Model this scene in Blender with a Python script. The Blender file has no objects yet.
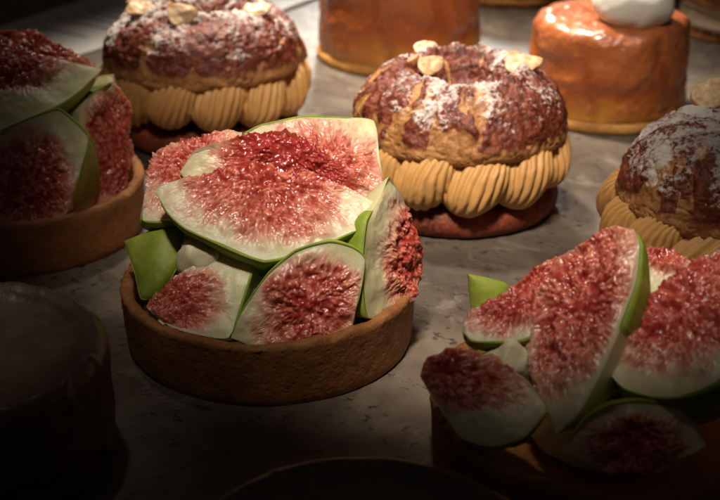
import bpy, math, random
import numpy as np
from mathutils import Vector

# ------------------------------------------------------------------ scene, camera, lamps, exposure
S = 0.01                                    # the scene is worked out in centimetres, built in metres
SC = bpy.context.scene
COL = SC.collection
PI = math.pi

cam_d = bpy.data.cameras.new("camera")
cam = bpy.data.objects.new("camera", cam_d); COL.objects.link(cam)
cam_d.sensor_width = 36.0
cam_d.sensor_fit = 'HORIZONTAL'
cam_d.lens = 36.0 * 1300.0 / 720.0
cam_d.clip_start = 0.01; cam_d.clip_end = 20.0
cam.location = (0, -33.7 * S, 17.0 * S)
cam.rotation_euler = (math.radians(65.5), 0, 0)
cam_d.dof.use_dof = True
cam_d.dof.focus_distance = 0.335
cam_d.dof.aperture_fstop = 22.0
SC.camera = cam

world = bpy.data.worlds.new("World"); SC.world = world
world.use_nodes = True
bg = world.node_tree.nodes["Background"]
bg.inputs[0].default_value = (1.0, 0.85, 0.7, 1); bg.inputs[1].default_value = 0.013

def spot(name, loc, aim, power, half, col, radius, blend=1.0):
    d = bpy.data.lights.new(name, 'SPOT'); o = bpy.data.objects.new(name, d); COL.objects.link(o)
    o.location = Vector(loc) * S
    v = (Vector(aim) - Vector(loc)); o.rotation_euler = v.to_track_quat('-Z', 'Y').to_euler()
    d.energy = power; d.color = col; d.spot_size = math.radians(half * 2); d.spot_blend = blend
    d.shadow_soft_size = radius * S
    return o
spot("counter_lamp", (-7, 30, 48), (1.6, 19.5, 1.0), 28.0, 22.5, (1.0, 0.87, 0.72), 3.0)
spot("back_row_fill", (-1, -28, 62), (2.8, 12.5, 2.0), 24.0, 9.8, (1.0, 0.88, 0.74), 4.0)  # added soft fill for the fronts of the back row
spot("front_fill", (-4, -20, 42), (0.4, 1.9, 2.4), 9.5, 11.0, (1.0, 0.87, 0.72), 2.2).scale = (1.12, 1, 1)  # added fill from the camera side, cone shaped to leave the edges dark
spot("near_tart_fill", (1, -16, 46), (5.2, -5.6, 5.6), 9.0, 6.3, (1.0, 0.87, 0.72), 2.2).scale = (1.45, 1, 1)  # added narrow spot to brighten the figs of the nearest tart
spot("corner_fill", (-14, 6, 46), (-9.5, -6.0, 2.0), 1.3, 6.5, (1.0, 0.87, 0.72), 2.2)  # added weak spot that keeps the left glazed cake faintly visible
spot("back_glare_fill", (6, 88, 36), (2.0, 32.0, 0), 45.0, 8.0, (1.0, 0.92, 0.82), 8.0)  # added soft spot for glare on the far counter, no window modelled

SC.view_settings.view_transform = 'Standard'
SC.view_settings.look = 'None'
SC.view_settings.exposure = 0.0
SC.view_settings.gamma = 1.0

# ------------------------------------------------------------------ numeric noise
def _hash(ix, iy, iz, seed):
    n = (ix * 374761393 + iy * 668265263 + iz * 2147483647 + seed * 974634781) & 0xffffffff
    n = ((n ^ (n >> 13)) * 1274126177) & 0xffffffff
    n = ((n ^ (n >> 16)) * 2246822519) & 0xffffffff
    return ((n ^ (n >> 15)) & 0xffffff) / float(0xffffff)
def vnoise(p, seed=0):
    p = np.asarray(p, float)
    i = np.floor(p).astype(np.int64); f = p - i; f = f * f * (3 - 2 * f)
    r = 0
    for a in (0, 1):
        for b in (0, 1):
            for c in (0, 1):
                w = (f[..., 0] if a else 1 - f[..., 0]) * (f[..., 1] if b else 1 - f[..., 1]) * (f[..., 2] if c else 1 - f[..., 2])
                r = r + w * _hash(i[..., 0] + a, i[..., 1] + b, i[..., 2] + c, seed)
    return r * 2 - 1
def fbm(p, octs=4, seed=0, lac=2.1, gain=0.5):
    p = np.asarray(p, float); r = 0; a = 1; t = 0
    for o in range(octs):
        r = r + a * vnoise(p, seed + o * 17); t += a; a *= gain; p = p * lac + 3.7
    return r / t
def sstep(a, b, x):
    t = np.clip((x - a) / (b - a), 0, 1); return t * t * (3 - 2 * t)

# ------------------------------------------------------------------ mesh building
def mesh_obj(name, verts, faces, mat, parent=None, attrs=None, smooth=True, loc=None):
    """verts in cm (N,3); faces list of index tuples or (M,4) array."""
    me = bpy.data.meshes.new(name)
    v = np.asarray(verts, float) * S
    me.from_pydata(v.tolist(), [], faces.tolist() if isinstance(faces, np.ndarray) else faces)
    if attrs:
        for k, a in attrs.items():
            at = me.color_attributes.new(k, 'FLOAT_COLOR', 'POINT')
            buf = np.ones((len(v), 4), np.float32); buf[:, :a.shape[1]] = a
            at.data.foreach_set("color", buf.ravel())
    if smooth:
        me.polygons.foreach_set("use_smooth", np.ones(len(me.polygons), bool))
    me.materials.append(mat)
    me.validate(); me.update()
    o = bpy.data.objects.new(name, me); COL.objects.link(o)
    if parent: o.parent = parent
    if loc is not None: o.location = Vector(loc) * S
    return o
def grid_faces(nu, nv, wrap_u=False, wrap_v=False, off=0, flip=False):
    iu = np.arange(nu if wrap_u else nu - 1); iv = np.arange(nv if wrap_v else nv - 1)
    A, B = np.meshgrid(iu, iv, indexing='ij'); A = A.ravel(); B = B.ravel()
    A1 = (A + 1) % nu; B1 = (B + 1) % nv
    f = np.stack([A * nv + B, A1 * nv + B, A1 * nv + B1, A * nv + B1], 1) + off
    return f[:, ::-1] if flip else f
def resample(pts, n):
    """smooth (Catmull-Rom) resampling of a 2-D profile."""
    P = np.array(pts, float); m = len(P)
    Q = np.vstack([2 * P[0] - P[1], P, 2 * P[-1] - P[-2]])
    seg = np.linalg.norm(np.diff(P, axis=0), axis=1); cum = np.concatenate([[0], np.cumsum(seg)])
    out = []
    for s in np.linspace(0, cum[-1], n):
        i = min(np.searchsorted(cum, s, 'right') - 1, m - 2); t = (s - cum[i]) / max(seg[i], 1e-9)
        p0, p1, p2, p3 = Q[i], Q[i + 1], Q[i + 2], Q[i + 3]
        out.append(0.5 * ((2 * p1) + (-p0 + p2) * t + (2 * p0 - 5 * p1 + 4 * p2 - p3) * t * t + (-p0 + 3 * p1 - 3 * p2 + p3) * t ** 3))
    out = np.array(out); out[:, 0] = np.maximum(out[:, 0], 0.0); return out
def lathe(prof, nu):
    """profile (r,z) -> (nu, nv, 3) points."""
    a = np.linspace(0, 2 * PI, nu, endpoint=False)
    r = prof[:, 0]; z = prof[:, 1]
    return np.stack([np.cos(a)[:, None] * r, np.sin(a)[:, None] * r, np.broadcast_to(z, (nu, len(z)))], -1)
def grid_normals(P, wrap_u=True):
    if wrap_u: du = np.roll(P, -1, 0) - np.roll(P, 1, 0)
    else: du = np.gradient(P, axis=0)
    dv = np.gradient(P, axis=1)
    n = np.cross(du, dv); l = np.linalg.norm(n, axis=-1, keepdims=True); return n / np.maximum(l, 1e-9)

def thing(name, label, cat, loc=(0, 0, 0), rotz=0, group=None):
    o = bpy.data.objects.new(name, None); COL.objects.link(o)
    o.location = Vector(loc) * S; o.rotation_euler = (0, 0, rotz); o.empty_display_size = 0.01
    o["label"] = label; o["category"] = cat
    if group: o["group"] = group
    return o
def tag(o, label, cat, group=None):
    o["label"] = label; o["category"] = cat
    if group: o["group"] = group

# ------------------------------------------------------------------ materials
class NT:
    def __init__(s, name):
        s.m = bpy.data.materials.new(name); s.m.use_nodes = True
        s.t = s.m.node_tree; s.b = s.t.nodes["Principled BSDF"]
        s.tc = s.t.nodes.new("ShaderNodeTexCoord")
    def n(s, typ, **kw):
        x = s.t.nodes.new(typ)
        for k, v in kw.items(): setattr(x, k, v)
        return x
    def l(s, a, b): s.t.links.new(a, b)
    def noise(s, scale, detail=4, rough=0.55, vec=None, dist=0.0):
        x = s.n("ShaderNodeTexNoise"); x.inputs["Scale"].default_value = scale; x.inputs["Detail"].default_value = detail
        x.inputs["Roughness"].default_value = rough; x.inputs["Distortion"].default_value = dist
        s.l(vec or s.tc.outputs["Object"], x.inputs["Vector"]); return x.outputs["Fac"]
    def voro(s, scale, feature='F1', vec=None, rand=1.0):
        x = s.n("ShaderNodeTexVoronoi", feature=feature); x.inputs["Scale"].default_value = scale
        x.inputs["Randomness"].default_value = rand
        s.l(vec or s.tc.outputs["Object"], x.inputs["Vector"]); return x.outputs["Distance"]
    def ramp(s, fac, stops, interp='LINEAR'):
        x = s.n("ShaderNodeValToRGB"); x.color_ramp.interpolation = interp
        e = x.color_ramp.elements
        while len(e) < len(stops): e.new(0.5)
        for i, (p, c) in enumerate(stops):
            e[i].position = p; e[i].color = (c, c, c, 1) if isinstance(c, (int, float)) else (*c, 1)
        s.l(fac, x.inputs[0]); return x.outputs["Color"]
    def mix(s, fac, a, b, blend='MIX'):
        x = s.n("ShaderNodeMix", data_type='RGBA', blend_type=blend)
        for sock, v in ((x.inputs[0], fac), (x.inputs[6], a), (x.inputs[7], b)):
            if isinstance(v, (int, float)): sock.default_value = v
            elif isinstance(v, tuple): sock.default_value = (*v, 1)
            else: s.l(v, sock)
        return x.outputs[2]
    def math(s, op, a, b=0.0, clamp=False):
        x = s.n("ShaderNodeMath", operation=op, use_clamp=clamp)
        for i, v in enumerate((a, b)):
            if isinstance(v, (int, float)): x.inputs[i].default_value = v
            else: s.l(v, x.inputs[i])
        return x.outputs[0]
    def attr(s, name):
        x = s.n("ShaderNodeAttribute", attribute_name=name)
        y = s.n("ShaderNodeSeparateColor"); s.l(x.outputs["Color"], y.inputs[0]); return y.outputs
    def bump(s, h, strength=0.5, dist=0.001, prev=None):
        x = s.n("ShaderNodeBump"); x.inputs["Strength"].default_value = strength; x.inputs["Distance"].default_value = dist
        s.l(h, x.inputs["Height"])
        if prev: s.l(prev, x.inputs["Normal"])
        s.l(x.outputs[0], s.b.inputs["Normal"]); return x.outputs[0]
    def set(s, **kw):
        names = dict(col="Base Color", rough="Roughness", sss="Subsurface Weight", sssr="Subsurface Radius", ssss="Subsurface Scale",
                     coat="Coat Weight", coatr="Coat Roughness", spec="Specular IOR Level", sheen="Sheen Weight", trans="Transmission Weight")
        for k, v in kw.items():
            i = s.b.inputs[names[k]]
            if isinstance(v, (int, float)): i.default_value = v
            elif isinstance(v, tuple): i.default_value = v if len(v) == len(i.default_value) else (*v, 1)
            else: s.l(v, i)
        return s

def mat_counter():
    m = NT("stone_counter")
    big = m.noise(14, 5, 0.6, dist=0.6); mid = m.noise(70, 6, 0.65); fine = m.noise(600, 4, 0.6)
    c = m.ramp(big, [(0.38, (0.045, 0.033, 0.024)), (0.5, (0.110, 0.086, 0.064)), (0.62, (0.26, 0.21, 0.16))])
    c2 = m.mix(m.ramp(mid, [(0.35, 0.0), (0.7, 0.75)]), c, (0.105, 0.080, 0.060))
    pits = m.ramp(m.noise(300, 3, 0.55), [(0.56, 0.0), (0.66, 1.0)])
    pitmask = m.math('MULTIPLY', pits, m.ramp(m.noise(55, 3), [(0.46, 0.0), (0.54, 1.0)]))
    c3 = m.mix(pitmask, c2, (0.030, 0.022, 0.017))
    sm = m.ramp(m.noise(60, 6, 0.7, dist=0.6), [(0.55, 0.0), (0.68, 0.4)])
    c4 = m.mix(sm, c3, (0.34, 0.29, 0.235))
    c5 = m.mix(m.math('MULTIPLY', fine, 0.35), c4, (0.09, 0.07, 0.055))
    m.set(col=c5, rough=m.ramp(mid, [(0.3, 0.36), (0.7, 0.58)]), spec=0.5)
    h = m.math('SUBTRACT', m.math('ADD', m.math('MULTIPLY', mid, 0.6), m.math('MULTIPLY', fine, 0.25)), pitmask)
    m.bump(h, 0.5, 0.0006); return m.m
def mat_crust(name, a, b, c):
    m = NT(name)
    n1 = m.noise(60, 6, 0.6); n2 = m.noise(900, 3, 0.6); n3 = m.noise(220, 4)
    col = m.ramp(n1, [(0.3, a), (0.55, b), (0.75, c)])
    col = m.mix(m.ramp(n2, [(0.45, 0.0), (0.75, 0.45)]), col, c)
    col = m.mix(m.ramp(n3, [(0.62, 0.0), (0.75, 0.5)]), col, a)
    m.set(col=col, rough=0.62, spec=0.3)
    pits = m.ramp(m.voro(420), [(0.05, 0.0), (0.25, 1.0)])
    h = m.math('ADD', m.math('MULTIPLY', n2, 0.6), m.math('ADD', m.math('MULTIPLY', n3, 1.0), m.math('MULTIPLY', pits, 0.35)))
    m.bump(h, 0.6, 0.0007); return m.m
def mat_fig():
    m = NT("fig_flesh")
    q, h, r = m.attr("fig")[:3]
    wob = m.noise(260, 5, 0.65)
    qq = m.math('ADD', q, m.math('MULTIPLY', m.math('SUBTRACT', wob, 0.5), 0.22))
    base = m.ramp(qq, [(0.00, (0.33, 0.034, 0.026)), (0.40, (0.35, 0.040, 0.030)), (0.58, (0.50, 0.125, 0.085)), (0.70, (0.66, 0.37, 0.25)), (0.78, (0.66, 0.575, 0.37)), (1.0, (0.63, 0.60, 0.33))])
    tip = m.ramp(qq, [(0.00, (0.70, 0.205, 0.135)), (0.45, (0.75, 0.275, 0.19)), (0.64, (0.77, 0.42, 0.31)), (0.82, (0.70, 0.62, 0.42)), (1.0, (0.63, 0.60, 0.33))])
    hf = m.math('ADD', m.math('MULTIPLY', h, 0.75), m.math('MULTIPLY', m.math('SUBTRACT', r, 0.5), 0.55), clamp=True)
    col = m.mix(m.ramp(hf, [(0.08, 0.0), (0.75, 1.0)]), base, tip)
    seed = m.ramp(m.math('MULTIPLY', m.ramp(h, [(0.86, 0.0), (0.95, 1.0)]), m.ramp(r, [(0.68, 0.0), (0.72, 1.0)])), [(0.0, 0.0), (1.0, 0.6)])
    seed = m.math('MULTIPLY', seed, m.ramp(q, [(0.55, 1.0), (0.65, 0.0)]))
    col = m.mix(seed, col, (0.82, 0.52, 0.30))
    deep = m.math('MULTIPLY', m.ramp(m.noise(130, 3, 0.6), [(0.42, 0.0), (0.66, 0.65)]), m.ramp(qq, [(0.42, 1.0), (0.66, 0.0)]))
    col = m.mix(deep, col, (0.34, 0.025, 0.022))
    m.set(col=col, rough=m.ramp(qq, [(0.5, 0.19), (0.8, 0.42)]), spec=0.6, sss=0.55, sssr=(1.0, 0.40, 0.25), ssss=0.003)
    m.bump(m.noise(1500, 3, 0.6), 0.35, 0.00025); return m.m
def mat_peel():
    m = NT("fig_peel")
    n = m.noise(120, 4, 0.6); n2 = m.noise(600, 3)
    col = m.ramp(n, [(0.3, (0.16, 0.24, 0.018)), (0.55, (0.27, 0.35, 0.035)), (0.75, (0.42, 0.46, 0.085))])
    col = m.mix(m.ramp(n2, [(0.56, 0.0), (0.80, 0.3)]), col, (0.50, 0.50, 0.17))
    col = m.mix(m.ramp(m.noise(45, 4, 0.7), [(0.45, 0.0), (0.7, 0.55)]), col, (0.36, 0.31, 0.06))
    m.set(col=col, rough=0.50, spec=0.35, sss=0.15, sssr=(0.6, 0.8, 0.2), ssss=0.0015)
    m.bump(m.math('ADD', n2, n), 0.3, 0.0004); return m.m
def mat_cream(name, col, rough=0.42, sss=0.3):
    m = NT(name)
    n = m.noise(200, 4); 
    c = m.mix(m.ramp(n, [(0.35, 0.0), (0.7, 0.35)]), col, tuple(x * 0.82 for x in col))
    m.set(col=c, rough=rough, spec=0.45, sss=sss, sssr=(1.0, 0.6, 0.3), ssss=0.002)
    m.bump(m.noise(900, 4, 0.6), 0.3, 0.0003); return m.m
def mat_choux():
    m = NT("choux_crackle")
    c, p, k = m.attr("choux")[:3]
    n = m.noise(420, 5, 0.65); n2 = m.noise(160, 5, 0.6)
    gold = m.ramp(n2, [(0.3, (0.24, 0.095, 0.028)), (0.55, (0.42, 0.195, 0.065)), (0.75, (0.55, 0.29, 0.115))])
    red = m.ramp(n, [(0.3, (0.045, 0.010, 0.006)), (0.5, (0.145, 0.028, 0.013)), (0.72, (0.29, 0.080, 0.034))])
    cf = m.math('ADD', c, m.math('MULTIPLY', m.math('SUBTRACT', n, 0.5), 0.9))
    col = m.mix(m.ramp(cf, [(0.40, 0.0), (0.58, 1.0)]), gold, red)
    pf = m.math('ADD', p, m.math('MULTIPLY', m.math('SUBTRACT', m.noise(800, 4, 0.7), 0.5), 1.2))
    pm = m.ramp(pf, [(0.48, 0.0), (0.62, 0.45), (0.85, 0.8)])
    col = m.mix(pm, col, (0.70, 0.66, 0.62))
    m.set(col=col, rough=m.mix(pm, m.ramp(n, [(0.4, 0.30), (0.6, 0.55)]), (0.85, 0.85, 0.85)), spec=0.4)
    h = m.math('ADD', m.math('MULTIPLY', n, 1.0), m.math('MULTIPLY', m.noise(1200, 3, 0.7), 0.5))
    m.bump(h, 0.7, 0.0008); return m.m
def mat_apple():
    m = NT("caramel_apple")
    z, a, k = m.attr("apple")[:3]
    n = m.noise(60, 5, 0.6, dist=0.5); n2 = m.noise(300, 4)
    zz = m.math('ADD', z, m.math('MULTIPLY', m.math('SUBTRACT', n, 0.5), 0.75))
    col = m.ramp(zz, [(0.0, (0.56, 0.26, 0.03)), (0.2, (0.46, 0.16, 0.022)), (0.40, (0.36, 0.085, 0.018)), (0.65, (0.46, 0.135, 0.036)), (1.0, (0.50, 0.16, 0.055))])
    col = m.mix(m.ramp(a, [(0.0, 0.35), (0.6, 0.0)]), col, (0.17, 0.020, 0.012))
    col = m.mix(m.ramp(n2, [(0.60, 0.0), (0.8, 0.4)]), col, (0.58, 0.27, 0.14))
    m.set(col=col, rough=0.34, spec=0.5, coat=0.5, coatr=0.07, sss=0.35, sssr=(1.0, 0.35, 0.12), ssss=0.004)
    m.bump(m.math('ADD', n, m.math('MULTIPLY', n2, 0.7)), 0.6, 0.0018); return m.m
def mat_almond():
    m = NT("almond")
    c, e, k = m.attr("nut")[:3]
    n = m.noise(500, 4)
    pale = m.ramp(n, [(0.3, (0.48, 0.28, 0.12)), (0.6, (0.68, 0.50, 0.29))])
    col = m.mix(c, pale, m.ramp(n, [(0.3, (0.30, 0.085, 0.035)), (0.65, (0.52, 0.22, 0.11))]))
    m.set(col=col, rough=0.42, spec=0.4, sss=0.15, sssr=(1, .6, .3), ssss=0.002)
    m.bump(n, 0.3, 0.0005); return m.m
def mat_glaze():
    m = NT("brown_glaze")
    n = m.noise(90, 5, 0.6, dist=0.8); n2 = m.noise(500, 3)
    col = m.ramp(n, [(0.3, (0.075, 0.040, 0.022)), (0.7, (0.16, 0.095, 0.058))])
    m.set(col=col, rough=0.42, spec=0.4, coat=0.15, coatr=0.3)
    m.bump(m.math('ADD', n, m.math('MULTIPLY', n2, 0.3)), 0.4, 0.001); return m.m
def mat_plain(name, col, rough=0.6, var=0.12, scale=120):
    m = NT(name)
    n = m.noise(scale, 5)
    c = m.mix(m.ramp(n, [(0.3, 0.0), (0.7, 1.0)]), tuple(x * (1 - var) for x in col), tuple(min(1, x * (1 + var)) for x in col))
    m.set(col=c, rough=rough); m.bump(n, 0.15, 0.0003); return m.m

M = dict(counter=mat_counter(),
         shell=mat_crust("tart_shell_biscuit", (0.17, 0.060, 0.017), (0.31, 0.123, 0.037), (0.45, 0.215, 0.078)),
         choux_base=mat_crust("choux_base_crust", (0.07, 0.010, 0.006), (0.18, 0.030, 0.013), (0.36, 0.13, 0.042)),
         puff=mat_crust("puff_pastry", (0.26, 0.10, 0.022), (0.50, 0.24, 0.055), (0.66, 0.38, 0.12)),
         fig=mat_fig(), peel=mat_peel(), choux=mat_choux(), apple=mat_apple(), almond=mat_almond(), glaze=mat_glaze(),
         vanilla=mat_cream("vanilla_cream", (0.72, 0.66, 0.44)),
         praline=mat_cream("praline_cream", (0.56, 0.30, 0.098), 0.50, 0.2),
         white=mat_cream("white_cream", (0.80, 0.76, 0.68), 0.35),
         cake=mat_plain("dark_sponge", (0.10, 0.055, 0.030), 0.7, 0.3), paper=mat_plain("white_paper", (0.70, 0.69, 0.66), 0.7, 0.03),
         ink=mat_plain("grey_ink", (0.03, 0.03, 0.032), 0.7, 0.2),
         pale_cake=mat_plain("pale_biscuit", (0.50, 0.40, 0.27), 0.6, 0.2))

# ------------------------------------------------------------------ the counter
gx, gy = 240, 240
o = mesh_obj("counter", [(-gx/2, -60, 0), (gx/2, -60, 0), (gx/2, 180, 0), (-gx/2, 180, 0), (-gx/2, -60, -3), (gx/2, -60, -3), (gx/2, 180, -3), (-gx/2, 180, -3)],
             [(0, 1, 2, 3), (4, 7, 6, 5), (0, 4, 5, 1), (1, 5, 6, 2), (2, 6, 7, 3), (3, 7, 4, 0)], M['counter'], smooth=False)
o["kind"] = "structure"; o["label"] = "mottled grey brown stone counter under the pastries"

# ------------------------------------------------------------------ fig wedge
def V3(a): return np.array(a, float)
def path(pts, n):
    """corner-keeping resampling of an outline at even arc length, ends packed a little closer."""
    P = resample([(x + 100, y) for x, y in pts], 400); P[:, 0] -= 100
    Q = np.array(pts, float); cum = np.concatenate([[0], np.cumsum(np.linalg.norm(np.diff(Q, axis=0), axis=1))])
    k = np.linspace(0, cum[-1], 400); lin = np.stack([np.interp(k, cum, Q[:, 0]), np.interp(k, cum, Q[:, 1])], 1)
    P = 0.6 * P + 0.4 * lin
    c = np.concatenate([[0], np.cumsum(np.linalg.norm(np.diff(P, axis=0), axis=1))]); c /= c[-1]
    x = np.linspace(0, 1, n); x = 0.7 * x + 0.3 * (0.5 - 0.5 * np.cos(PI * x))
    return np.stack([np.interp(x, c, P[:, 0]), np.interp(x, c, P[:, 1])], 1), x
def fig_wedge(parent, e1, A, D, core, rind, red, beta, peel, label, seed, dense=1.0, pale=0.0):
    """A wedge cut from a fig. core / rind: outlines of the cut face in view, in its own plane (along A, away from the core line D);
    red: centre and half axes of the seed cavity in that plane; beta: angle of the wedge; peel: stretch of the outer outline that keeps its rind."""
    rs = np.random.RandomState(seed)
    e1, A, D = V3(e1), V3(A), V3(D); A /= np.linalg.norm(A); D -= A * (D @ A); D /= np.linalg.norm(D)
    N = np.cross(A, D); right = True
    if N @ V3((0, -0.87, 0.5)) < 0: N = -N; right = False
    B = math.radians(beta)
    def rad(phi): return D * math.cos(phi) - N * math.sin(phi)
    nB = -np.cross(A, rad(B)) * (1 if right else -1)
    Dm = rad(B / 2)
    rc, ru, rv = np.array(red[0]), np.array(red[1]), np.array(red[2])
    Minv = np.linalg.inv(np.stack([ru, rv], 1))
    sd = [rs.randint(9999) for _ in range(6)]
    span = np.ptp([p[0] for p in core]); depth = max(p[1] for p in rind) - min(p[1] for p in core)
    def face(phi, outn, n_t, n_s, nb, second):
        C, x = path(core, n_t); K, _ = path(rind, n_t)
        s = np.linspace(0, 1, n_s)
        AR = C[:, None, :] * (1 - s)[None, :, None] + K[:, None, :] * s[None, :, None]
        a, r = AR[..., 0], AR[..., 1]
        t = np.broadcast_to(x[:, None], a.shape); S_ = np.broadcast_to(s[None, :], a.shape)
        d = rad(phi) if not second else None
        if second:       # the hidden cut face: same core edge, rind turned by the wedge angle
            rc_ = C[:, None, 1]; dr = np.maximum(r - rc_, 0)
            P = e1 + A * a[..., None] + D * np.broadcast_to(rc_, r.shape)[..., None] + rad(B) * dr[..., None]
        else:
            P = e1 + A * a[..., None] + D * r[..., None]
        e = (AR - rc) @ Minv.T
        q = max(pale, 0) + (1 - max(pale, 0) * 0.9) * 0.70 * np.linalg.norm(e, axis=-1)
        q = q + 0.15 * fbm(np.stack([a * 1.6, r * 1.6, a * 0 + phi * 3], -1), 3, sd[0]) + 0.10 * fbm(np.stack([a * 5, r * 5, a * 0 + phi * 3], -1), 3, sd[0] + 50)
        q = np.maximum(q, sstep(0.80, 1.0, S_) * 0.9); q = np.minimum(q, 1)
        # seeds and fibres: elongated blobs pointing away from the middle of the cavity
        ii = rs.randint(0, n_t, nb); jj = rs.uniform(0, 0.97, nb) ; jj = (jj * (n_s - 1)).astype(int)
        ba = a[ii, jj] + rs.normal(0, .02, nb); br = r[ii, jj] + rs.normal(0, .02, nb); bq = q[ii, jj]
        v = (np.stack([ba, br], 1) - rc); v = v + rs.normal(0, 0.16, v.shape); v /= np.linalg.norm(v, axis=1, keepdims=True) + 1e-6
        th = rs.normal(0, 0.30, nb); vx = v[:, 0] * np.cos(th) - v[:, 1] * np.sin(th); vy = v[:, 0] * np.sin(th) + v[:, 1] * np.cos(th)
        outer = sstep(0.40, 0.72, bq)
        ll = rs.uniform(0.042, 0.10, nb) * (1 + outer * 1.5); ww = rs.uniform(0.028, 0.055, nb) * (1 - outer * 0.42)
        bh = rs.uniform(0.5, 1.0, nb); bid = rs.uniform(0, 1, nb)
        af, rf = a.ravel(), r.ravel(); hf = np.zeros(af.size); idf = np.full(af.size, 0.5)
        for i in range(nb):
            dx = af - ba[i]; dy = rf - br[i]
            near = np.nonzero((np.abs(dx) < 2.6 * ll[i]) & (np.abs(dy) < 2.6 * ll[i]))[0]
            if near.size == 0: continue
            xx = dx[near]; y = dy[near]
            u = (xx * vx[i] + y * vy[i]) / ll[i]; w_ = (-xx * vy[i] + y * vx[i]) / ww[i]
            g = bh[i] * np.exp(-(u * u + w_ * w_) ** 1.3 * 0.7)
            k = g > hf[near]; hf[near[k]] = g[k]; idf[near[k]] = bid[i]
        h = hf.reshape(a.shape); rid = idf.reshape(a.shape)
        tone = min(0.0, pale)  # negative pale deepens the pulp red, painting shade into the colour
        amp = (1 - sstep(0.45, 0.80, q)) * 0.058 * (0.55 + 0.9 * sstep(-.3, .3, fbm(np.stack([a * 2.2, r * 2.2, a * 0 + 11], -1), 2, sd[4]))) + (1 - sstep(0.70, 0.95, q)) * 0.014
        low = fbm(np.stack([a * 1.4, r * 1.4, a * 0 + 7 * phi], -1), 3, sd[1])
        low2 = fbm(np.stack([a * 4.5, r * 4.5, a * 0 + 3 * phi], -1), 3, sd[2])
        ends = sstep(0, 0.06, t) * sstep(0, 0.06, 1 - t)
        disp = (h * amp + 0.11 * low2 * (1 - sstep(.5, .8, q)) + 0.24 * low * (1 - 0.6 * sstep(.5, .9, q))) * (1 - sstep(0.86, 1.0, S_)) * ends
        # the crest where both faces meet shares one ragged line of grains
        ce = np.stack([C[:, 0] * 7.5, C[:, 1] * 7.5, C[:, 0] * 0], -1)
        qe = q[:, 0]
        crest = (0.10 * np.abs(vnoise(ce, sd[3])) + 0.07 * np.abs(vnoise(ce * 1.9, sd[4])) + 0.09 * fbm(ce * 0.2, 2, sd[5])) * (1 - sstep(.45, .9, qe)) * np.sin(PI * x) ** 0.4
        w = sstep(0.0, 0.07, S_)
        P = P + outn * (disp * w)[..., None] - Dm * (crest[:, None] * (1 - sstep(0, .16, S_)))[..., None]
        return P, np.stack([q, h * (1 + 1.6 * tone), np.clip(rid + tone, 0, 1)], -1)
    na = int(min(290, 80 + 48 * span) * dense); nsa = int(min(150, 40 + 38 * depth) * dense)
    PA, aA = face(0.0, N, na, nsa, int(span * depth * 120), False)
    nb_, nsb = na, max(24, nsa // 2)
    PB, aB = face(B, nB, nb_, nsb, int(span * depth * 40), True)
    PB[:, 0] = PA[:, 0]
    K, x = path(rind, na); C, _ = path(core, na)
    dr = np.maximum(K[:, 1] - C[:, 1], 0)
    def rpt(i, p, off=0.0):
        f = p / B; rA = e1 + A * K[i, 0] + D * K[i, 1]
        piv = e1 + A * K[i, 0] + D * C[i, 1]; mid = e1 + A * K[i, 0] + D * C[i, 1]
        return mid + rad(p) * (dr[i] + off)
    ph = np.linspace(0, B, 12)
    PC = np.array([[rpt(i, p) for p in ph] for i in range(na)])
    aC = np.zeros((na, 12, 3)); aC[..., 0] = 0.93
    PC[:, 0] = PA[:, -1]; PC[:, -1] = PB[:, -1]
    vs = np.vstack([PA.reshape(-1, 3), PB.reshape(-1, 3), PC.reshape(-1, 3)])
    at = np.vstack([aA.reshape(-1, 3), aB.reshape(-1, 3), aC.reshape(-1, 3)])
    f = np.vstack([grid_faces(na, nsa, flip=not right), grid_faces(na, nsb, off=na * nsa, flip=right), grid_faces(na, 12, off=na * nsa + na * nsb, flip=right)])
    w = mesh_obj("fig_wedge", vs, f, M['fig'], parent, {"fig": at})
    if label: w["label"] = label
    # peel: a thin closed rind wrapped over the outer outline
    if peel[1] > peel[0]:
        idx = np.nonzero((x >= peel[0]) & (x <= peel[1]))[0]
        lp = fbm(np.stack([x * span * 1.5, x * 0, x * 0], -1), 3, sd[1] + 9)
        phs = np.linspace(0, B, 14); eps = 0.010; pts = []
        for m_, i in enumerate(idx):
            g = min(1, m_ / 5, (len(idx) - 1 - m_) / 5); th = (0.036 + 0.022 * lp[i]) * (0.25 + 0.75 * g); row = []
            for p in phs: row.append(rpt(i, p, th) + (N * eps if p == 0 else (nB * eps if p == phs[-1] else 0)))
            for p in phs[::-1]: row.append(rpt(i, p, -min(th * 0.9, dr[i])) + (N * eps if p == 0 else (nB * eps if p == phs[-1] else 0)))
            pts.append(row)
        pts = np.array(pts); n_, k_ = pts.shape[:2]
        F = grid_faces(n_, k_, wrap_v=True, flip=right).tolist()
        F.append(tuple(range(k_))); F.append(tuple(range((n_ - 1) * k_, n_ * k_))[::-1])
        mesh_obj("peel", pts.reshape(-1, 3), F, M['peel'], w)
    return w
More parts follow.
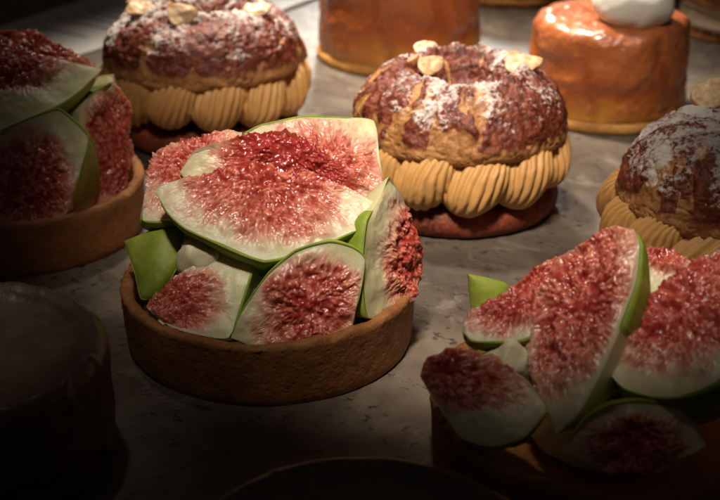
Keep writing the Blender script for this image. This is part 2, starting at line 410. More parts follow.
def rind_wedge(parent, e1, A, D, core, rind, bulge, seed, label):
    """A chunk of fig lying with its green rind outward."""
    e1, A, D = V3(e1), V3(A), V3(D); N = np.cross(A, D)
    if N @ V3((0, -0.87, 0.5)) < 0: N = -N
    n, k = 60, 30
    C, x = path(core, n); K, _ = path(rind, n); s = np.linspace(0, 1, k)
    AR = C[:, None, :] * (1 - s)[None, :, None] + K[:, None, :] * s[None, :, None]
    w = np.sin(PI * np.clip(s, 0, 1))[None, :] ** 0.6 * np.sin(PI * x)[:, None] ** 0.6
    P = e1 + A * AR[..., :1] + D * AR[..., 1:] ; P = P + N * (bulge * w + 0.04 * fbm(P * 1.5, 3, seed))[..., None]
    f = grid_faces(n, k)
    def shell(F0, F1): 
        F = grid_faces(n, k).tolist() + [tuple(q[::-1]) for q in grid_faces(n, k, off=n * k).tolist()]
        ring = [i * k for i in range(n)] + [(n - 1) * k + j for j in range(1, k)] + [i * k + k - 1 for i in range(n - 2, -1, -1)] + [j for j in range(k - 2, 0, -1)]
        F += [(ring[i], ring[(i + 1) % len(ring)], ring[(i + 1) % len(ring)] + n * k, ring[i] + n * k) for i in range(len(ring))]
        return np.vstack([F0.reshape(-1, 3), F1.reshape(-1, 3)]), F
    cen = P.mean((0, 1))
    v, F = shell(P - N * 0.06, cen + (P - cen) * 0.55 - N * 0.9)
    at = np.zeros((len(v), 3)); at[:, 0] = 0.86; at[n * k:, 0] = 0.5
    o = mesh_obj("fig_wedge", v, F, M['fig'], parent, {"fig": at}, smooth=False); o["label"] = label
    v, F = shell(P + N * 0.01, P - N * 0.055)
    p = mesh_obj("peel", v, F, M['peel'], o)
    return o

# ------------------------------------------------------------------ fig tart
CAM = V3((0, -26, 16))
def tart_shell(parent, seed, R0=3.84, R1=3.98, H=1.78, dents=()):
    prof = resample([(0.0, 0.0), (2.5, 0.0), (R0 - 0.12, 0.0), (R0, 0.07), (R0 + 0.05, 0.35), (R1 - 0.02, H - 0.15), (R1 - 0.03, H - 0.03), (R1 - 0.10, H), (R1 - 0.26, H - 0.01), (R1 - 0.33, H - 0.08), (R1 - 0.36, H - 0.3), (R1 - 0.4, 0.75), (2.5, 0.7), (0, 0.7)], 90)
    P = lathe(prof, 300); n = grid_normals(P)
    side = (sstep(3.2, 3.5, np.hypot(P[..., 0], P[..., 1])))
    d = 0.030 * fbm(P * 1.3, 3, seed) + 0.022 * fbm(P * 6, 3, seed + 5)
    rim = sstep(H - 0.12, H - 0.02, P[..., 2])
    d = d + rim * (0.075 * fbm(P * 3.5, 4, seed + 9) + 0.03 * np.abs(vnoise(P * 11, seed + 11)))
    P2 = P - n * (d * side * sstep(0.0, 0.1, P[..., 2]))[..., None] * np.sign((n[..., :2] * P[..., :2]).sum(-1).mean() or 1) * -1
    P2[..., 2] += rim * (0.07 * fbm(P * 2.2, 4, seed + 21) - 0.10 * sstep(0.25, 0.5, fbm(P * 1.6, 3, seed + 27)))
    return mesh_obj("tart_shell", P2.reshape(-1, 3), grid_faces(300, 90, wrap_u=True), M['shell'], parent)
def cream_mound(parent, seed, top=2.9, R=3.3):
    prof = resample([(R, 0.95), (R - 0.3, 1.2), (R - 1.0, 1.75), (1.7, top - .35), (0.9, top), (0, top + .1)], 50)
    P = lathe(prof, 120)
    P[..., 2] += 0.16 * fbm(P * 0.9, 3, seed)
    return mesh_obj("cream_filling", P.reshape(-1, 3), grid_faces(120, 50, wrap_u=True), M['vanilla'], parent)
def fig_tart(loc, label, wedges, greens, seed, mound=2.9, dense=1.0, pile=(0, 0, 0), mound_r=3.3):
    t = thing("fig_tart", label, "tart", loc, 0, "fig tarts on the stone counter")
    tart_shell(t, seed); cream_mound(t, seed, mound, mound_r)
    pile = V3(pile)
    for i, w in enumerate(wedges): fig_wedge(t, V3(w[0]) + pile, *w[1:9], seed * 31 + i, dense, pale=w[9] if len(w) > 9 else 0.0)
    for i, w in enumerate(greens): rind_wedge(t, V3(w[0]) + pile, *w[1:], seed * 37 + i, "green fig wedge turned rind outward")
    return t
T1 = (-2.46, -1.99, 0.00)
tart_1 = fig_tart(T1, "biscuit tart piled with fig wedges in full light, whole round shell in view", [
  ((-2.76, -1.00, 4.65), (1.00, -0.00, -0.06), (-0.04, -0.77, -0.63),
   [(0.00, 0.00), (0.18, -0.22), (1.32, -0.58), (1.67, -0.75), (2.22, -0.93), (3.00, -0.86), (4.12, -0.67), (4.82, -0.42), (5.66, 0.00)],
   [(0.00, 0.00), (0.39, 0.61), (0.86, 1.01), (1.64, 1.35), (2.92, 1.81), (4.02, 1.41), (5.15, 0.83), (5.55, 0.47), (5.66, 0.00)],
   ((2.72, -0.73), (2.38, 0.15), (0.08, 1.84)), 55, (0.04, 0.86), 'broad fig wedge lying across the front of the pile', 0.03),
  ((-2.33, 0.60, 4.55), (0.99, -0.02, -0.11), (-0.11, -0.44, -0.89),
   [(-0.00, 0.00), (0.33, -0.63), (0.99, -0.89), (1.47, -1.14), (2.67, -1.41), (3.01, -1.31), (3.58, -1.00), (4.26, -0.62), (5.19, 0.00)],
   [(-0.00, 0.00), (0.35, 0.28), (1.67, 0.56), (3.01, 0.62), (4.33, 0.47), (5.19, 0.00)],
   ((3.02, -0.67), (2.28, 0.17), (0.18, 1.64)), 50, (0.0, 0.12), 'dark red fig wedge along the crest of the pile', -0.42),
  ((-3.21, -0.20, 3.85), (0.71, 0.58, 0.40), (0.70, -0.63, -0.34),
   [(0.00, -0.00), (0.64, -0.66), (1.15, -1.10), (1.50, -1.22), (2.40, -0.85), (2.92, -0.49), (3.47, -0.00)],
   [(0.00, -0.00), (-0.28, 0.31), (0.20, 0.83), (0.95, 1.36), (2.36, 0.96), (3.47, -0.00)],
   ((1.72, -0.23), (1.64, 0.67), (-0.81, 1.44)), 55, (0.05, 0.45), 'pink fig wedge at the back left of the pile', 0.2),
  ((-0.69, 1.40, 5.34), (0.90, -0.09, -0.43), (0.29, 0.87, 0.41),
   [(0.00, -0.00), (0.99, 0.32), (2.23, 0.20), (3.25, -0.14), (4.29, 0.00)],
   [(0.00, -0.00), (0.35, 0.59), (1.26, 1.52), (2.21, 2.10), (3.13, 2.57), (3.70, 1.33), (4.29, 0.00)],
   ((2.55, 0.60), (2.29, 0.56), (0.71, -1.42)), 45, (0.0, 0.5), 'pale pink fig wedge lying flat at the back', 0.30),
  ((3.21, -0.40, 4.83), (0.05, -0.33, -0.94), (-0.57, -0.78, 0.24),
   [(-0.00, 0.00), (0.69, -0.65), (1.44, -1.07), (2.12, -1.36), (2.65, -1.31), (3.14, -0.92), (3.65, 0.00)],
   [(-0.00, 0.00), (0.58, 0.51), (1.09, 1.10), (1.98, 1.36), (2.78, 1.43), (3.51, 1.27), (3.65, 0.00)],
   ((2.09, -1.06), (0.27, -1.51), (1.60, 0.44)), 70, (0.22, 0.85), 'fig wedge standing upright at the right side'),
  ((-0.74, -3.30, 1.66), (0.99, 0.10, 0.02), (-0.06, 0.38, 0.92),
   [(0.00, -0.00), (0.77, -0.35), (1.94, -0.43), (3.01, 0.00)],
   [(0.00, -0.00), (0.31, 0.65), (1.01, 1.53), (1.74, 2.06), (2.59, 2.25), (3.16, 2.07), (3.44, 1.78), (3.33, 1.11), (3.01, 0.00)],
   ((2.00, 0.62), (1.35, 0.06), (0.02, -1.35)), 60, (0.02, 0.9), 'half moon fig wedge standing against the front rim'),
  ((-2.95, -2.40, 2.06), (0.89, 0.22, 0.40), (0.44, -0.66, -0.61),
   [(0.00, 0.00), (1.07, -0.38), (1.76, -0.40), (3.04, -0.35), (3.17, -0.00)],
   [(0.00, 0.00), (0.26, 0.64), (0.63, 1.08), (1.54, 1.74), (2.28, 1.02), (2.79, 0.46), (3.17, -0.00)],
   ((0.59, 0.20), (1.35, 0.25), (-0.06, 0.91)), 65, (0.55, 1.0), 'pale pointed fig wedge at the front left of the pile'),
], [
  ((-3.79, -0.30, 2.92), (0.95, 0.00, 0.31), (0.21, -0.74, -0.64),
   [(0.00, -0.00), (0.15, 0.93), (0.22, 1.74), (0.68, 1.85)],
   [(0.00, -0.00), (1.15, -0.11), (1.68, -0.06), (1.45, 1.05), (0.68, 1.85)], 0.30),
], 11, 2.9, 1.0)
T2 = (-10.97, 5.34, 0.00)
tart_2 = fig_tart(T2, "dim fig tart cut off by the left edge, behind the brown glazed cake", [
  ((-1.50, 1.50, 5.69), (0.99, -0.12, -0.11), (-0.16, -0.84, -0.52),
   [(-0.00, -0.00), (0.76, -0.71), (1.83, -0.91), (3.33, -0.32), (4.14, 0.00)],
   [(-0.00, -0.00), (0.76, 1.30), (2.03, 1.23), (3.85, 0.81), (4.14, 0.00)],
   ((1.98, 0.02), (2.29, -0.00), (0.49, 1.59)), 50, (0.1, 0.2), None),
  ((-1.63, 0.20, 5.55), (1.00, -0.00, -0.05), (-0.03, -0.82, -0.58),
   [(-0.00, 0.00), (1.31, -0.52), (2.89, -0.37), (3.86, -0.15), (4.56, 0.00)],
   [(-0.00, 0.00), (0.56, 2.19), (1.83, 2.60), (2.64, 2.00), (3.55, 1.38), (4.08, 0.77), (4.56, 0.00)],
   ((1.81, -0.11), (1.51, 0.15), (0.07, 1.16)), 50, (0.3, 0.95), None),
  ((-1.03, -2.80, 1.98), (1.00, -0.03, -0.08), (0.09, 0.42, 0.90),
   [(0.00, 0.00), (1.20, -0.59), (2.11, -0.63), (3.15, -0.00)],
   [(0.00, 0.00), (0.09, 1.67), (1.23, 2.47), (2.39, 3.06), (2.75, 3.09), (3.60, 2.40), (3.46, 1.30), (3.15, -0.00)],
   ((2.04, 0.87), (1.29, 0.42), (0.50, -1.53)), 60, (0.1, 0.95), None),
  ((3.06, 0.90, 4.68), (-0.12, -0.38, -0.92), (-0.49, -0.78, 0.38),
   [(0.00, 0.00), (0.25, -0.54), (0.77, -1.03), (1.59, -1.07), (2.38, -1.36), (3.46, -1.09), (3.98, -0.00)],
   [(0.00, 0.00), (0.42, 0.79), (1.12, 1.32), (2.12, 1.07), (3.38, 1.13), (4.17, 1.19), (3.98, -0.00)],
   ((1.87, -0.52), (-0.17, -1.71), (2.14, -0.17)), 65, (0.0, 0.2), None),
  ((2.03, 1.20, 4.46), (0.94, 0.00, 0.35), (0.20, -0.82, -0.53),
   [(-0.00, -0.00), (0.65, -0.13), (1.13, -0.00)],
   [(-0.00, -0.00), (0.41, 0.52), (0.93, 0.58), (1.13, -0.00)],
   ((0.40, 1.60), (0.33, 0.14), (-0.04, 0.39)), 60, (0.0, 0.0), None),
], [

], 23, 2.2, 0.85, mound_r=2.7)
T3 = (5.57, -8.27, 0.00)
tart_3 = fig_tart(T3, "nearest fig tart at lower right, its shell lost in shadow", [
  ((0.41, 0.60, 5.64), (-0.39, -0.65, -0.65), (0.69, -0.67, 0.26),
   [(-0.00, 0.00), (0.05, -0.66), (0.39, -1.15), (0.83, -1.66), (1.80, -1.89), (2.56, -1.87), (3.83, -1.11), (4.49, -0.42), (4.93, 0.00)],
   [(-0.00, 0.00), (0.39, 0.33), (1.24, 0.57), (2.15, 0.60), (3.43, 0.52), (4.37, 0.35), (4.93, 0.00)],
   ((1.78, -0.66), (2.28, -0.00), (0.32, 1.31)), 55, (0.03, 0.5), 'long fig wedge standing upright in the middle'),
  ((-3.30, 0.20, 3.33), (0.80, 0.44, 0.41), (0.58, -0.77, -0.29),
   [(-0.00, 0.00), (0.42, -0.23), (0.72, -0.21), (1.44, -0.16), (2.31, -0.21), (2.94, 0.00)],
   [(-0.00, 0.00), (-0.00, 0.36), (0.44, 0.80), (0.89, 1.12), (1.69, 1.19), (2.94, 0.00)],
   ((2.01, 0.11), (1.68, 0.53), (-0.51, 0.93)), 60, (0.03, 0.5), 'fig wedge leaning behind the upright one'),
  ((-4.28, -1.10, 2.93), (0.94, -0.32, -0.10), (-0.31, -0.73, -0.62),
   [(0.00, 0.00), (0.02, -0.39), (0.50, -0.74), (1.07, -0.79), (1.49, -0.81), (2.31, -0.46), (2.85, 0.00)],
   [(0.00, 0.00), (0.32, 0.32), (0.74, 0.69), (1.25, 1.10), (1.88, 1.11), (2.49, 0.74), (2.85, 0.00)],
   ((0.40, -0.16), (1.69, -0.12), (0.05, 0.79)), 55, (0.7, 1.0), 'pale fig wedge hanging over the front left rim'),
  ((-0.43, -1.40, 3.35), (0.80, 0.30, 0.52), (0.41, -0.90, -0.10),
   [(-0.00, 0.00), (0.90, -0.92), (1.18, -0.69), (1.99, -0.74), (2.69, -0.78), (3.60, -0.53), (4.27, 0.00)],
   [(-0.00, 0.00), (-0.03, 0.81), (0.24, 1.44), (0.64, 1.87), (1.43, 2.16), (2.48, 1.82), (4.27, 0.00)],
   ((2.19, 0.01), (1.55, 0.95), (-0.94, 1.61)), 55, (0.02, 0.6), 'broad dark fig wedge at the right side'),
  ((-1.49, -3.00, 2.25), (1.00, 0.00, 0.05), (-0.05, 0.32, 0.95),
   [(0.00, 0.00), (1.01, -0.42), (2.02, -0.46), (2.97, -0.00)],
   [(0.00, 0.00), (0.53, 0.64), (1.04, 0.93), (1.65, 0.99), (2.38, 0.83), (2.77, 0.46), (2.97, -0.00)],
   ((1.55, 0.06), (1.05, -0.04), (-0.02, -0.71)), 75, (0.05, 0.95), 'half hidden fig wedge low at the front in deep shadow'),
  ((0.79, 1.60, 4.58), (0.98, -0.14, -0.15), (-0.20, -0.83, -0.53),
   [(-0.00, 0.00), (0.53, -0.24), (1.42, 0.00)],
   [(-0.00, 0.00), (-0.06, 1.39), (0.64, 1.23), (1.42, 0.00)],
   ((0.53, -0.35), (0.92, 0.01), (-0.04, 0.73)), 60, (0.0, 0.3), None),
], [
  ((-3.03, 2.20, 3.79), (0.95, 0.00, -0.32), (-0.29, -0.40, -0.87),
   [(0.00, -0.00), (0.53, 1.22), (0.87, 1.81), (1.30, 1.74)],
   [(0.00, -0.00), (0.54, -0.06), (1.01, -0.01), (1.32, 0.99), (1.30, 1.74)], 0.20),
], 37, 1.2, 1.0, mound_r=1.5)
def cream_dab(parent, pos, size, seed):
    u = np.linspace(0, 2 * PI, 40, endpoint=False)[:, None]; v = np.linspace(0, 1, 24)[None, :]; th = PI * v
    Q = np.stack([np.cos(u) * np.sin(th) * size[0], np.sin(u) * np.sin(th) * size[1], -np.cos(th) * size[2] + 0 * u], -1)
    Q = Q + 0.38 * min(size) * np.stack([fbm(Q * (1.2 / min(size)) + k * 9, 3, seed) for k in range(3)], -1) + V3(pos)
    return mesh_obj("cream_dab", Q.reshape(-1, 3), grid_faces(40, 24, wrap_u=True), M['vanilla'], parent)
for p_, s_, q_ in [((-1.62, -1.35, 2.85), (0.60, 0.50, 0.75), 1), ((1.9, -0.95, 3.2), (0.6, 0.5, 0.5), 2), ((-0.55, -1.35, 2.5), (0.5, 0.45, 0.6), 3)]: cream_dab(tart_1, p_, s_, q_)
cream_dab(tart_3, (-2.3, -0.2, 2.55), (0.7, 0.5, 0.75), 6)

# ------------------------------------------------------------------ choux rings
def rosette_mesh(seed):
    nu, nv = 240, 50
    u = np.linspace(0, 2 * PI, nu, endpoint=False)[:, None]; v = np.linspace(0.0, 1.0, nv)[None, :]
    th = PI * v
    tw = 2.3 * (v - 0.5)
    ph = 15 * (u + tw) / 2
    ridge = np.abs(np.sin(ph)) ** 0.75
    wob = 1 + 0.04 * np.sin(3 * u + seed)
    r = np.sin(th) ** 0.9 * (1.12 - 0.42 * v ** 1.5) * (0.82 + 0.18 * ridge) * wob
    z = -np.cos(th)
    P = np.stack([np.cos(u) * r, np.sin(u) * r, np.broadcast_to(z, r.shape)], -1)
    P = P + 0.035 * np.stack([fbm(P * 2.2 + 9, 2, seed), fbm(P * 2.2 + 31, 2, seed), fbm(P * 2.2 + 57, 2, seed)], -1)
    return P.reshape(-1, 3), grid_faces(nu, nv, wrap_u=True)
ROS = [rosette_mesh(s) for s in (1, 2, 3)]
def rotm(ax, an):
    ax = V3(ax) / np.linalg.norm(ax); c, s = math.cos(an), math.sin(an); x, y, z = ax
    return np.array([[c + x*x*(1-c), x*y*(1-c) - z*s, x*z*(1-c) + y*s], [y*x*(1-c) + z*s, c + y*y*(1-c), y*z*(1-c) - x*s], [z*x*(1-c) - y*s, z*y*(1-c) + x*s, c + z*z*(1-c)]])
def almond(parent, pos, size, direc, up, skin, seed, label=None, lift=0.58):
    """half an almond kernel: domed outside, flat split face pointing along up."""
    rs = np.random.RandomState(seed)
    nu, nv = 36, 22
    u = np.linspace(0, 2 * PI, nu, endpoint=False)[:, None]; v = np.linspace(0, 1, nv)[None, :]
    th = PI * v
    lx = np.cos(u) * np.sin(th); ly = np.sin(u) * np.sin(th); lz = -np.cos(th)
    lz = np.where(lz > 0, lz * 0.25, lz * 1.25)
    taper = 1 - 0.35 * lx
    P = np.stack([lx * size, ly * size * 0.66 * taper, lz * size * 0.55 + 0 * u], -1)
    P = P + 0.16 * size * np.stack([fbm(P * (1.6 / size) + 5 * k, 3, seed) for k in range(3)], -1)
    X = V3(direc); X /= np.linalg.norm(X); Zv = V3(up); Zv -= X * (Zv @ X); Zv /= np.linalg.norm(Zv); Yv = np.cross(Zv, X)
    W = V3(pos) + V3((0, 0, lift)) + P[..., :1] * X + P[..., 1:2] * Yv + P[..., 2:3] * Zv
    c = np.clip(skin + 0.25 * fbm(P * 4, 3, seed + 4), 0, 1) * np.ones(P.shape[:2])
    c = np.where(lz > 0.06, c * 0.5, np.clip(c + 0.55 * sstep(-0.9, 0.05, lz), 0, 1))
    at = np.stack([c, c, c], -1).reshape(-1, 3)
    o = mesh_obj("almond_piece", W.reshape(-1, 3), grid_faces(nu, nv, wrap_u=True), M['almond'], parent, {"nut": at})
    if label: o["label"] = label
    return o
def choux_ring(loc, label, seed, sugar, red, nuts, rot=0.0, sc=1.0, hole=1.0, top=1.0, group="cream filled choux rings"):
    t = thing("choux_ring", label, "choux bun", loc, 0, group)
    # lower half
    prof = resample([(0, 0), (2.6, 0), (3.25, 0.02), (3.5, 0.18), (3.58, 0.45), (3.5, 0.75), (3.25, 0.95), (2.5, 1.05), (0, 1.05)], 60)
    P = lathe(prof, 200); n = -grid_normals(P); n = n * np.sign((n[:, 20, :2] * P[:, 20, :2]).sum(-1).mean())
    d = (0.09 * fbm(P * 1.1, 3, seed) + 0.05 * fbm(P * 4, 4, seed + 3)) * sstep(0, .2, P[..., 2])
    mesh_obj("choux_base", ((P + n * d[..., None]) * sc).reshape(-1, 3), grid_faces(200, 60, wrap_u=True), M['choux_base'], t)
    # core of cream between the halves
    # piped cream
    k = 12
    for i in range(k):
        a = rot + i * 2 * PI / k
        rs = np.random.RandomState(seed * 50 + i)
        v, f = ROS[i % 3]
        v = v @ np.diag([0.80, 0.93, 1.02]) if False else v * np.array([1.02, 0.98, 1.26])
        v = v @ rotm((0, 0, 1), rs.uniform(0, 6)).T
        v = v @ rotm((1, 0, 0), -0.78 + rs.normal(0, .2)).T           # lean along the ring
        v = v @ rotm((0, 0, 1), a).T if True else v
        v = v + 0.05 * np.stack([fbm(v * 1.1 + 7 * k_ + i, 3, seed + i) for k_ in range(3)], -1)
        v = v * (1 + rs.normal(0, .075))
        c = np.array([math.cos(a) * 3.20, math.sin(a) * 3.22, 2.16 + rs.normal(0, .06)])
        mesh_obj("cream_rosette", (v + c) * sc, f, M['praline'], t)
    # crackled top
    prof = resample([(2.2, 2.70), (3.2, 2.66), (3.62, 2.72), (3.80, 2.95), (3.74, 3.45), (3.46, 4.12), (3.02, 4.62), (2.45, 4.92), (2.0, 4.93), (1.62, 4.68), (1.30, 4.28), (0.8, 3.98), (0, 3.9)], 170)
    if hole < 1:
        flat = resample([(2.2, 2.70), (3.2, 2.66), (3.62, 2.72), (3.80, 2.95), (3.74, 3.45), (3.46, 4.12), (3.02, 4.68), (2.45, 5.05), (2.0, 5.22), (1.62, 5.32), (1.30, 5.36), (0.8, 5.4), (0, 5.4)], 170)
        prof = prof * hole + flat * (1 - hole)
    P = lathe(prof, 420)
    n = grid_normals(P); sgn = np.sign((n[:, 60, :2] * P[:, 60, :2]).sum(-1).mean()); n = n * sgn
    big = fbm(P * 0.75, 3, seed + 1)
    ang = np.arctan2(P[..., 1], P[..., 0]); rr = np.hypot(P[..., 0], P[..., 1])
    along = np.cumsum(np.linalg.norm(np.diff(P, axis=1, prepend=P[:, :1]), axis=-1), axis=1)
    Q = np.stack([np.cos(ang) * 4.6, np.sin(ang) * 4.6, along * 0.55], -1) + 0.45 * np.stack([fbm(P * 1.3 + 7 * k_, 2, seed + 2) for k_ in range(3)], -1)
    plate = fbm(Q, 4, seed + 4) + 0.30 * (sstep(2.9, 4.6, P[..., 2]) - 0.55)
    crack = np.abs(fbm(P * 1.7, 3, seed + 8)); crk = 1 - sstep(0.0, 0.06, crack)
    fine = fbm(P * 5.5, 4, seed + 6)
    pm = sstep(-0.16 - red, 0.08 - red, plate)
    d = 0.22 * big + 0.07 * pm + 0.075 * fine - 0.07 * crk + 0.03 * np.abs(vnoise(P * 14, seed + 7))
    ridge = np.exp(-((np.hypot(P[..., 0], P[..., 1]) - 2.15) / 0.26) ** 2) * hole
    d = d + ridge * (0.14 + 0.30 * fbm(P * 2.4, 3, seed + 12))
    P2 = P + n * (d * sstep(2.8, 3.05, P[..., 2]))[..., None]
    n2 = grid_normals(P2) * sgn
    low = sstep(3.0, 3.7, P[..., 2])
    c = np.clip(0.35 * ridge + (pm * 0.9 - crk * 0.25 + 0.15 * fine) * (0.35 + 0.65 * low) + 0.35 * (1 - sstep(1.4, 2.5, np.hypot(P[..., 0], P[..., 1]))), 0, 1)
    s = sugar + 0.62 * fbm(Q * 1.1 + 40, 4, seed + 15) + 0.30 * (n2[..., 2] - 0.6) + 0.5 * (d - 0.1) + ridge * 0.16 * (1 + 2.5 * fbm(P * 1.2 + 3, 2, seed + 44))
    s = np.clip(s * sstep(3.2, 4.0, P[..., 2]), 0, 1)
    at = np.stack([c, s, d], -1).reshape(-1, 3)
    mesh_obj("choux_top", (P2 * sc * V3((top, top, 1))).reshape(-1, 3), grid_faces(420, 170, wrap_u=True), M['choux'], t, {"choux": at})
    for i, nt in enumerate(nuts):
        almond(t, np.array(nt[0]) * sc, nt[1], nt[2], nt[3], nt[4], seed + 70 + i, nt[5] if len(nt) > 5 else None)
    return t

choux_ring((3.33, 7.57, 0), "choux ring with piped cream and bare crackled top, just behind the well lit fig tart", 101, 0.30, 0.10, [
  ((-1.15, 1.9, 4.62), 0.45, (1, .2, .1), (-.1, -.5, .8), 0.0, "white almond half at the back of the ring"),
  ((-1.75, 0.75, 4.50), 0.42, (.6, .6, .2), (-.3, .3, .9), 0.75, "brown skinned almond half"),
  ((-1.05, 0.1, 4.52), 0.48, (.9, .5, .25), (.1, -.75, .6), 0.22),
  ((2.1, 1.15, 4.45), 0.45, (1, -.2, -.2), (.1, -.4, .9), 0.8, "brown skinned almond half"),
  ((2.12, -0.1, 4.62), 0.62, (1, .15, .15), (0, -.45, .85), 0.08),
], rot=-PI / 2 + 0.13, sc=0.945)
choux_ring((-6.0, 15.0, 0), "sugar dusted choux ring between the left fig tart and the sheet of paper", 202, 0.42, 0.20, [
  ((-2.1, -1.35, 4.66), 0.52, (1, .2, .1), (-.1, -.6, .8), 0.1),
  ((-0.4, -2.3, 4.66), 0.58, (.9, .3, .1), (.1, -.8, .5), 0.30),
  ((2.2, -1.3, 4.58), 0.54, (1, .2, .2), (0, -.6, .8), 0.02),
  ((-2.5, 0.3, 4.6), 0.45, (.4, 1, .1), (-.2, -.3, .9), 0.6),
], rot=-PI / 2 + 0.28, sc=1.0)
choux_ring((10.96, 1.09, 0), "heavily sugared choux ring at the right edge behind the nearest fig tart", 303, 0.60, 0.18, [
  ((-0.55, 2.0, 4.95), 0.75, (.9, .5, .35), (-.3, -.6, .7), 0.15, "pale almond flake"),
], rot=-PI / 2 + 0.05, hole=0.25, sc=0.97, top=0.93)

# ------------------------------------------------------------------ caramel apple tatins
def apple_tatin(loc, label, seed, R=3.25, H=5.0, cream=None):
    t = thing("apple_tatin", label, "apple tart", loc, 0, "caramel apple tatins at the back")
    prof = resample([(0, 0), (R - 0.3, 0.0), (R + 0.02, 0.05), (R + 0.10, 0.22), (R + 0.02, 0.42), (R - 0.5, 0.5), (0, 0.5)], 40)
    P = lathe(prof, 180); d = (0.06 * fbm(P * 2.2, 4, seed) + 0.04 * fbm(P * 7, 3, seed + 2)) * sstep(1, R, np.hypot(P[..., 0], P[..., 1])) * sstep(0, .1, P[..., 2])
    P[..., :2] *= (1 + d / R)[..., None]; mesh_obj("pastry_base", P.reshape(-1, 3), grid_faces(180, 40, wrap_u=True), M['puff'], t)
    prof = resample([(R - 0.4, 0.40), (R - 0.06, 0.46), (R + 0.03, 0.8), (R, 2.0), (R - 0.06, H - 0.9), (R - 0.12, H - 0.35), (R - 0.35, H - 0.08), (R - 0.9, H + 0.02), (1.2, H), (0, H - 0.02)], 110)
    P = lathe(prof, 300)
    ang = np.arctan2(P[..., 1], P[..., 0]); rr = np.hypot(P[..., 0], P[..., 1])
    # quarters of apple pressed against each other: soft lobes with dark seams
    z = P[..., 2]
    k1 = ang * 7 / (2 * PI) + 0.25 * fbm(P * 0.5, 2, seed + 3) + 0.10 * z + seed * .37
    seam1 = np.abs(k1 - np.round(k1)) * 2
    k2 = z / 2.3 + 0.35 * fbm(np.stack([np.cos(ang) * 1.5, np.sin(ang) * 1.5, z * .3], -1), 3, seed + 4) + 0.2 * np.floor(k1)
    seam2 = np.abs(k2 - np.round(k2)) * 2
    seam = np.minimum(seam1 * 1.6, seam2 * 1.2)
    d = -0.07 * (1 - sstep(0, 0.7, seam)) + 0.10 * fbm(P * 1.0, 3, seed + 5) + 0.035 * fbm(P * 4, 3, seed + 6)
    side = sstep(R - 1.2, R - 0.2, rr) * sstep(.4, .7, z)
    f = 1 + d * side / np.maximum(rr, 0.3); P[..., 0] *= f; P[..., 1] *= f
    P[..., 2] += 0.12 * fbm(P * 1.2, 3, seed + 8) * sstep(H - 0.6, H - .1, z)
    soft = sstep(0, 0.55, seam) * (0.65 + 0.35 * fbm(P * .8, 2, seed + 31))
    at = np.stack([np.clip(z / H, 0, 1), np.clip(soft, 0, 1), seam], -1).reshape(-1, 3)
    mesh_obj("apple_body", P.reshape(-1, 3), grid_faces(300, 110, wrap_u=True), M['apple'], t, {"apple": at})
    if cream:
        cx, cy, rx, rz = cream
        u = np.linspace(0, 2 * PI, 80, endpoint=False)[:, None]; v = np.linspace(0, 1, 40)[None, :]
        th = PI * v
        Q = np.stack([np.cos(u) * np.sin(th) * rx, np.sin(u) * np.sin(th) * rx * 0.85, -np.cos(th) * rz + 0 * u], -1)
        Q = Q * (1 + 0.16 * fbm(Q * 0.9, 4, seed + 9))[..., None] + V3((cx, cy, H + rz * 0.62))
        mesh_obj("cream_dollop", Q.reshape(-1, 3), grid_faces(80, 40, wrap_u=True), M['white'], t)
    return t
apple_tatin((1.83, 25.71, 0), "glossy caramel apple tatin at top centre behind the bare choux ring", 5, R=3.75, H=5.2)
apple_tatin((10.08, 17.54, 0), "caramel apple tatin topped with a white dollop of cream", 8, R=3.2, H=4.05, cream=(0.55, -1.3, 1.55, 1.2))
apple_tatin((8.47, 38.12, 0), "farthest apple tatin, only its golden foot showing at the top", 13, R=3.6, H=5.0)

# ------------------------------------------------------------------ brown glazed cakes in the dark foreground
def glazed_cake(loc, label, seed, R=3.45, H=2.8):
    t = thing("glazed_cake", label, "cake", loc, 0, "brown glazed cakes in the dark foreground")
    prof = resample([(0, 0), (R - .2, 0), (R, 0.1), (R + .02, 1.0), (R - .05, H - .5), (R - .14, H - .16)], 40)
    P = lathe(prof, 160); mesh_obj("cake_body", P.reshape(-1, 3), grid_faces(160, 40, wrap_u=True), M['cake'], t)
    # glaze poured over the top with an uneven hanging edge and a raised wrinkled rim
    nu, nv = 320, 90
    a = np.linspace(0, 2 * PI, nu, endpoint=False)
    ca = np.stack([np.cos(a) * 2, np.sin(a) * 2, a * 0], -1)
    drip = 1.5 + 0.9 * fbm(ca * 1.0, 3, seed)
    P = np.zeros((nu, nv, 3))
    for i in range(nu):
        lo = max(0.25, H - drip[i] * 1.2)
        pr = resample([(R + .06, lo), (R + .12, lo + .12), (R + .09, H - .5), (R + .04, H - .08), (R - .14, H + .10), (R - .42, H + .06), (R - .8, H - .10), (1.6, H - .16), (0, H - .17)], nv)
        P[i, :, 0] = np.cos(a[i]) * pr[:, 0]; P[i, :, 1] = np.sin(a[i]) * pr[:, 0]; P[i, :, 2] = pr[:, 1]
    w = fbm(P * np.array([1.2, 1.2, 1.2]), 4, seed + 3); rr = np.hypot(P[..., 0], P[..., 1])
    fold = (1 - np.abs(fbm(P * 0.9, 2, seed + 5)) * 5).clip(0, 1)
    k = sstep(1.5, R - .4, rr)
    f = 1 + (0.03 * w + 0.04 * fold) * k / np.maximum(rr, .5); P[..., 0] *= f; P[..., 1] *= f
    P[..., 2] += k * (0.03 * w + 0.03 * fold)
    mesh_obj("glaze", P.reshape(-1, 3), grid_faces(nu, nv, wrap_u=True), M['glaze'], t)
    return t
glazed_cake((-9.3, -7.98, 0), "brown glazed cake in shadow, in front of the left fig tart", 41)
glazed_cake((0.04, -14.55, 0), "brown glazed cake almost lost in the dark at the bottom", 43, H=2.0)

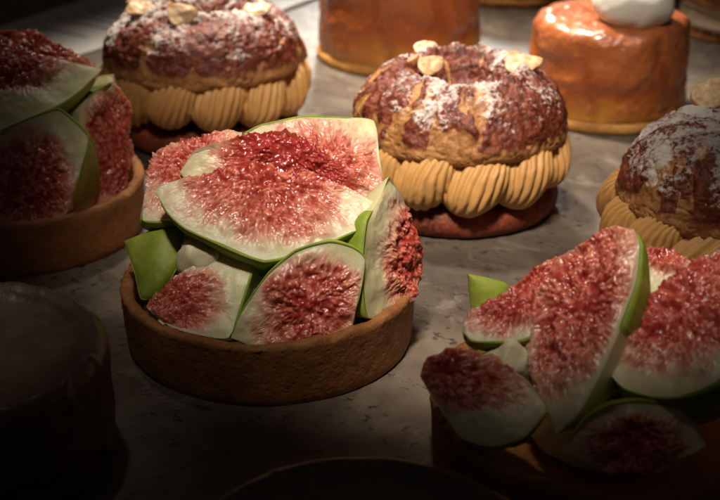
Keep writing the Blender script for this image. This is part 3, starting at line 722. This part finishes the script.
# ------------------------------------------------------------------ pale layered cake at the top right
lc = thing("layered_cake", "pale layered cake with brown top at upper right corner", "cake", (19.72, 30.41, 0))
def disc_part(name, R, z0, z1, mat, seed, amt=0.05):
    b = min(0.12, (z1 - z0) * .3)
    prof = resample([(0, z0), (R - b, z0), (R, z0 + b), (R, z1 - b), (R - b, z1), (0, z1)], 40)
    P = lathe(prof, 150); rr = np.hypot(P[..., 0], P[..., 1])
    f = 1 + amt * fbm(P * 2, 4, seed) * sstep(R * .7, R, rr) / R; P[..., 0] *= f; P[..., 1] *= f
    return mesh_obj(name, P.reshape(-1, 3), grid_faces(150, 40, wrap_u=True), mat, lc)
disc_part("cake_base", 3.7, 0.0, 0.55, M['shell'], 3, 0.15); disc_part("cream_layer", 3.6, 0.55, 1.6, M['pale_cake'], 4); disc_part("cake_top", 3.65, 1.6, 2.3, M['shell'], 5, 0.2)

# ------------------------------------------------------------------ printed paper and card
def sheet(name, pts, z, th, mat, parent=None):
    n = len(pts); v = [(x, y, z) for x, y in pts] + [(x, y, z + th) for x, y in pts]
    f = [tuple(range(n - 1, -1, -1)), tuple(range(n, 2 * n))] + [(i, (i + 1) % n, (i + 1) % n + n, i + n) for i in range(n)]
    return mesh_obj(name, v, f, mat, parent, smooth=False)
pp = sheet("paper_sheet", [(-19.63, 27.8), (-13.86, 24.54), (-5.95, 35.82), (-13.12, 40.06)], 0.04, 0.03, M['paper'])
tag(pp, "white sheet of paper with printed grey lines behind the left fig tart", "paper")
rs = np.random.RandomState(5)
for (x0, y0), (x1, y1) in [((-16.09, 30.41), (-13.32, 28.52)), ((-15.57, 32.19), (-12.51, 30.02)), ((-14.81, 32.81), (-12.27, 30.99)), ((-14.3, 33.64), (-12.37, 32.19)), ((-13.78, 34.28), (-12.13, 33.22)), ((-13.3, 35.15), (-12.19, 34.28))]:
    d = V3((x1 - x0, y1 - y0, 0)); L = np.linalg.norm(d); d /= L; nrm = V3((-d[1], d[0], 0)); w = 0.10
    vs, fs = [], []; x = 0.0
    while x < L:                                             # a row of small words
        wl = min(rs.uniform(0.15, 0.55), L - x)
        p = V3((x0, y0, 0.074)) + d * x; q = p + d * wl; b = len(vs)
        vs += [tuple(p - nrm * w), tuple(q - nrm * w), tuple(q + nrm * w), tuple(p + nrm * w)]; fs.append((b, b + 1, b + 2, b + 3)); x += wl + 0.05
    mesh_obj("printed_line", vs, fs, M['ink'], pp, smooth=False)
cd = sheet("white_card", [(-6.27, 30.21), (-2.09, 36.95), (-3.13, 39.81), (-7.52, 32.6)], 0.05, 0.12, M['paper'])
tag(cd, "narrow white card lying behind the sugar dusted choux ring", "card")
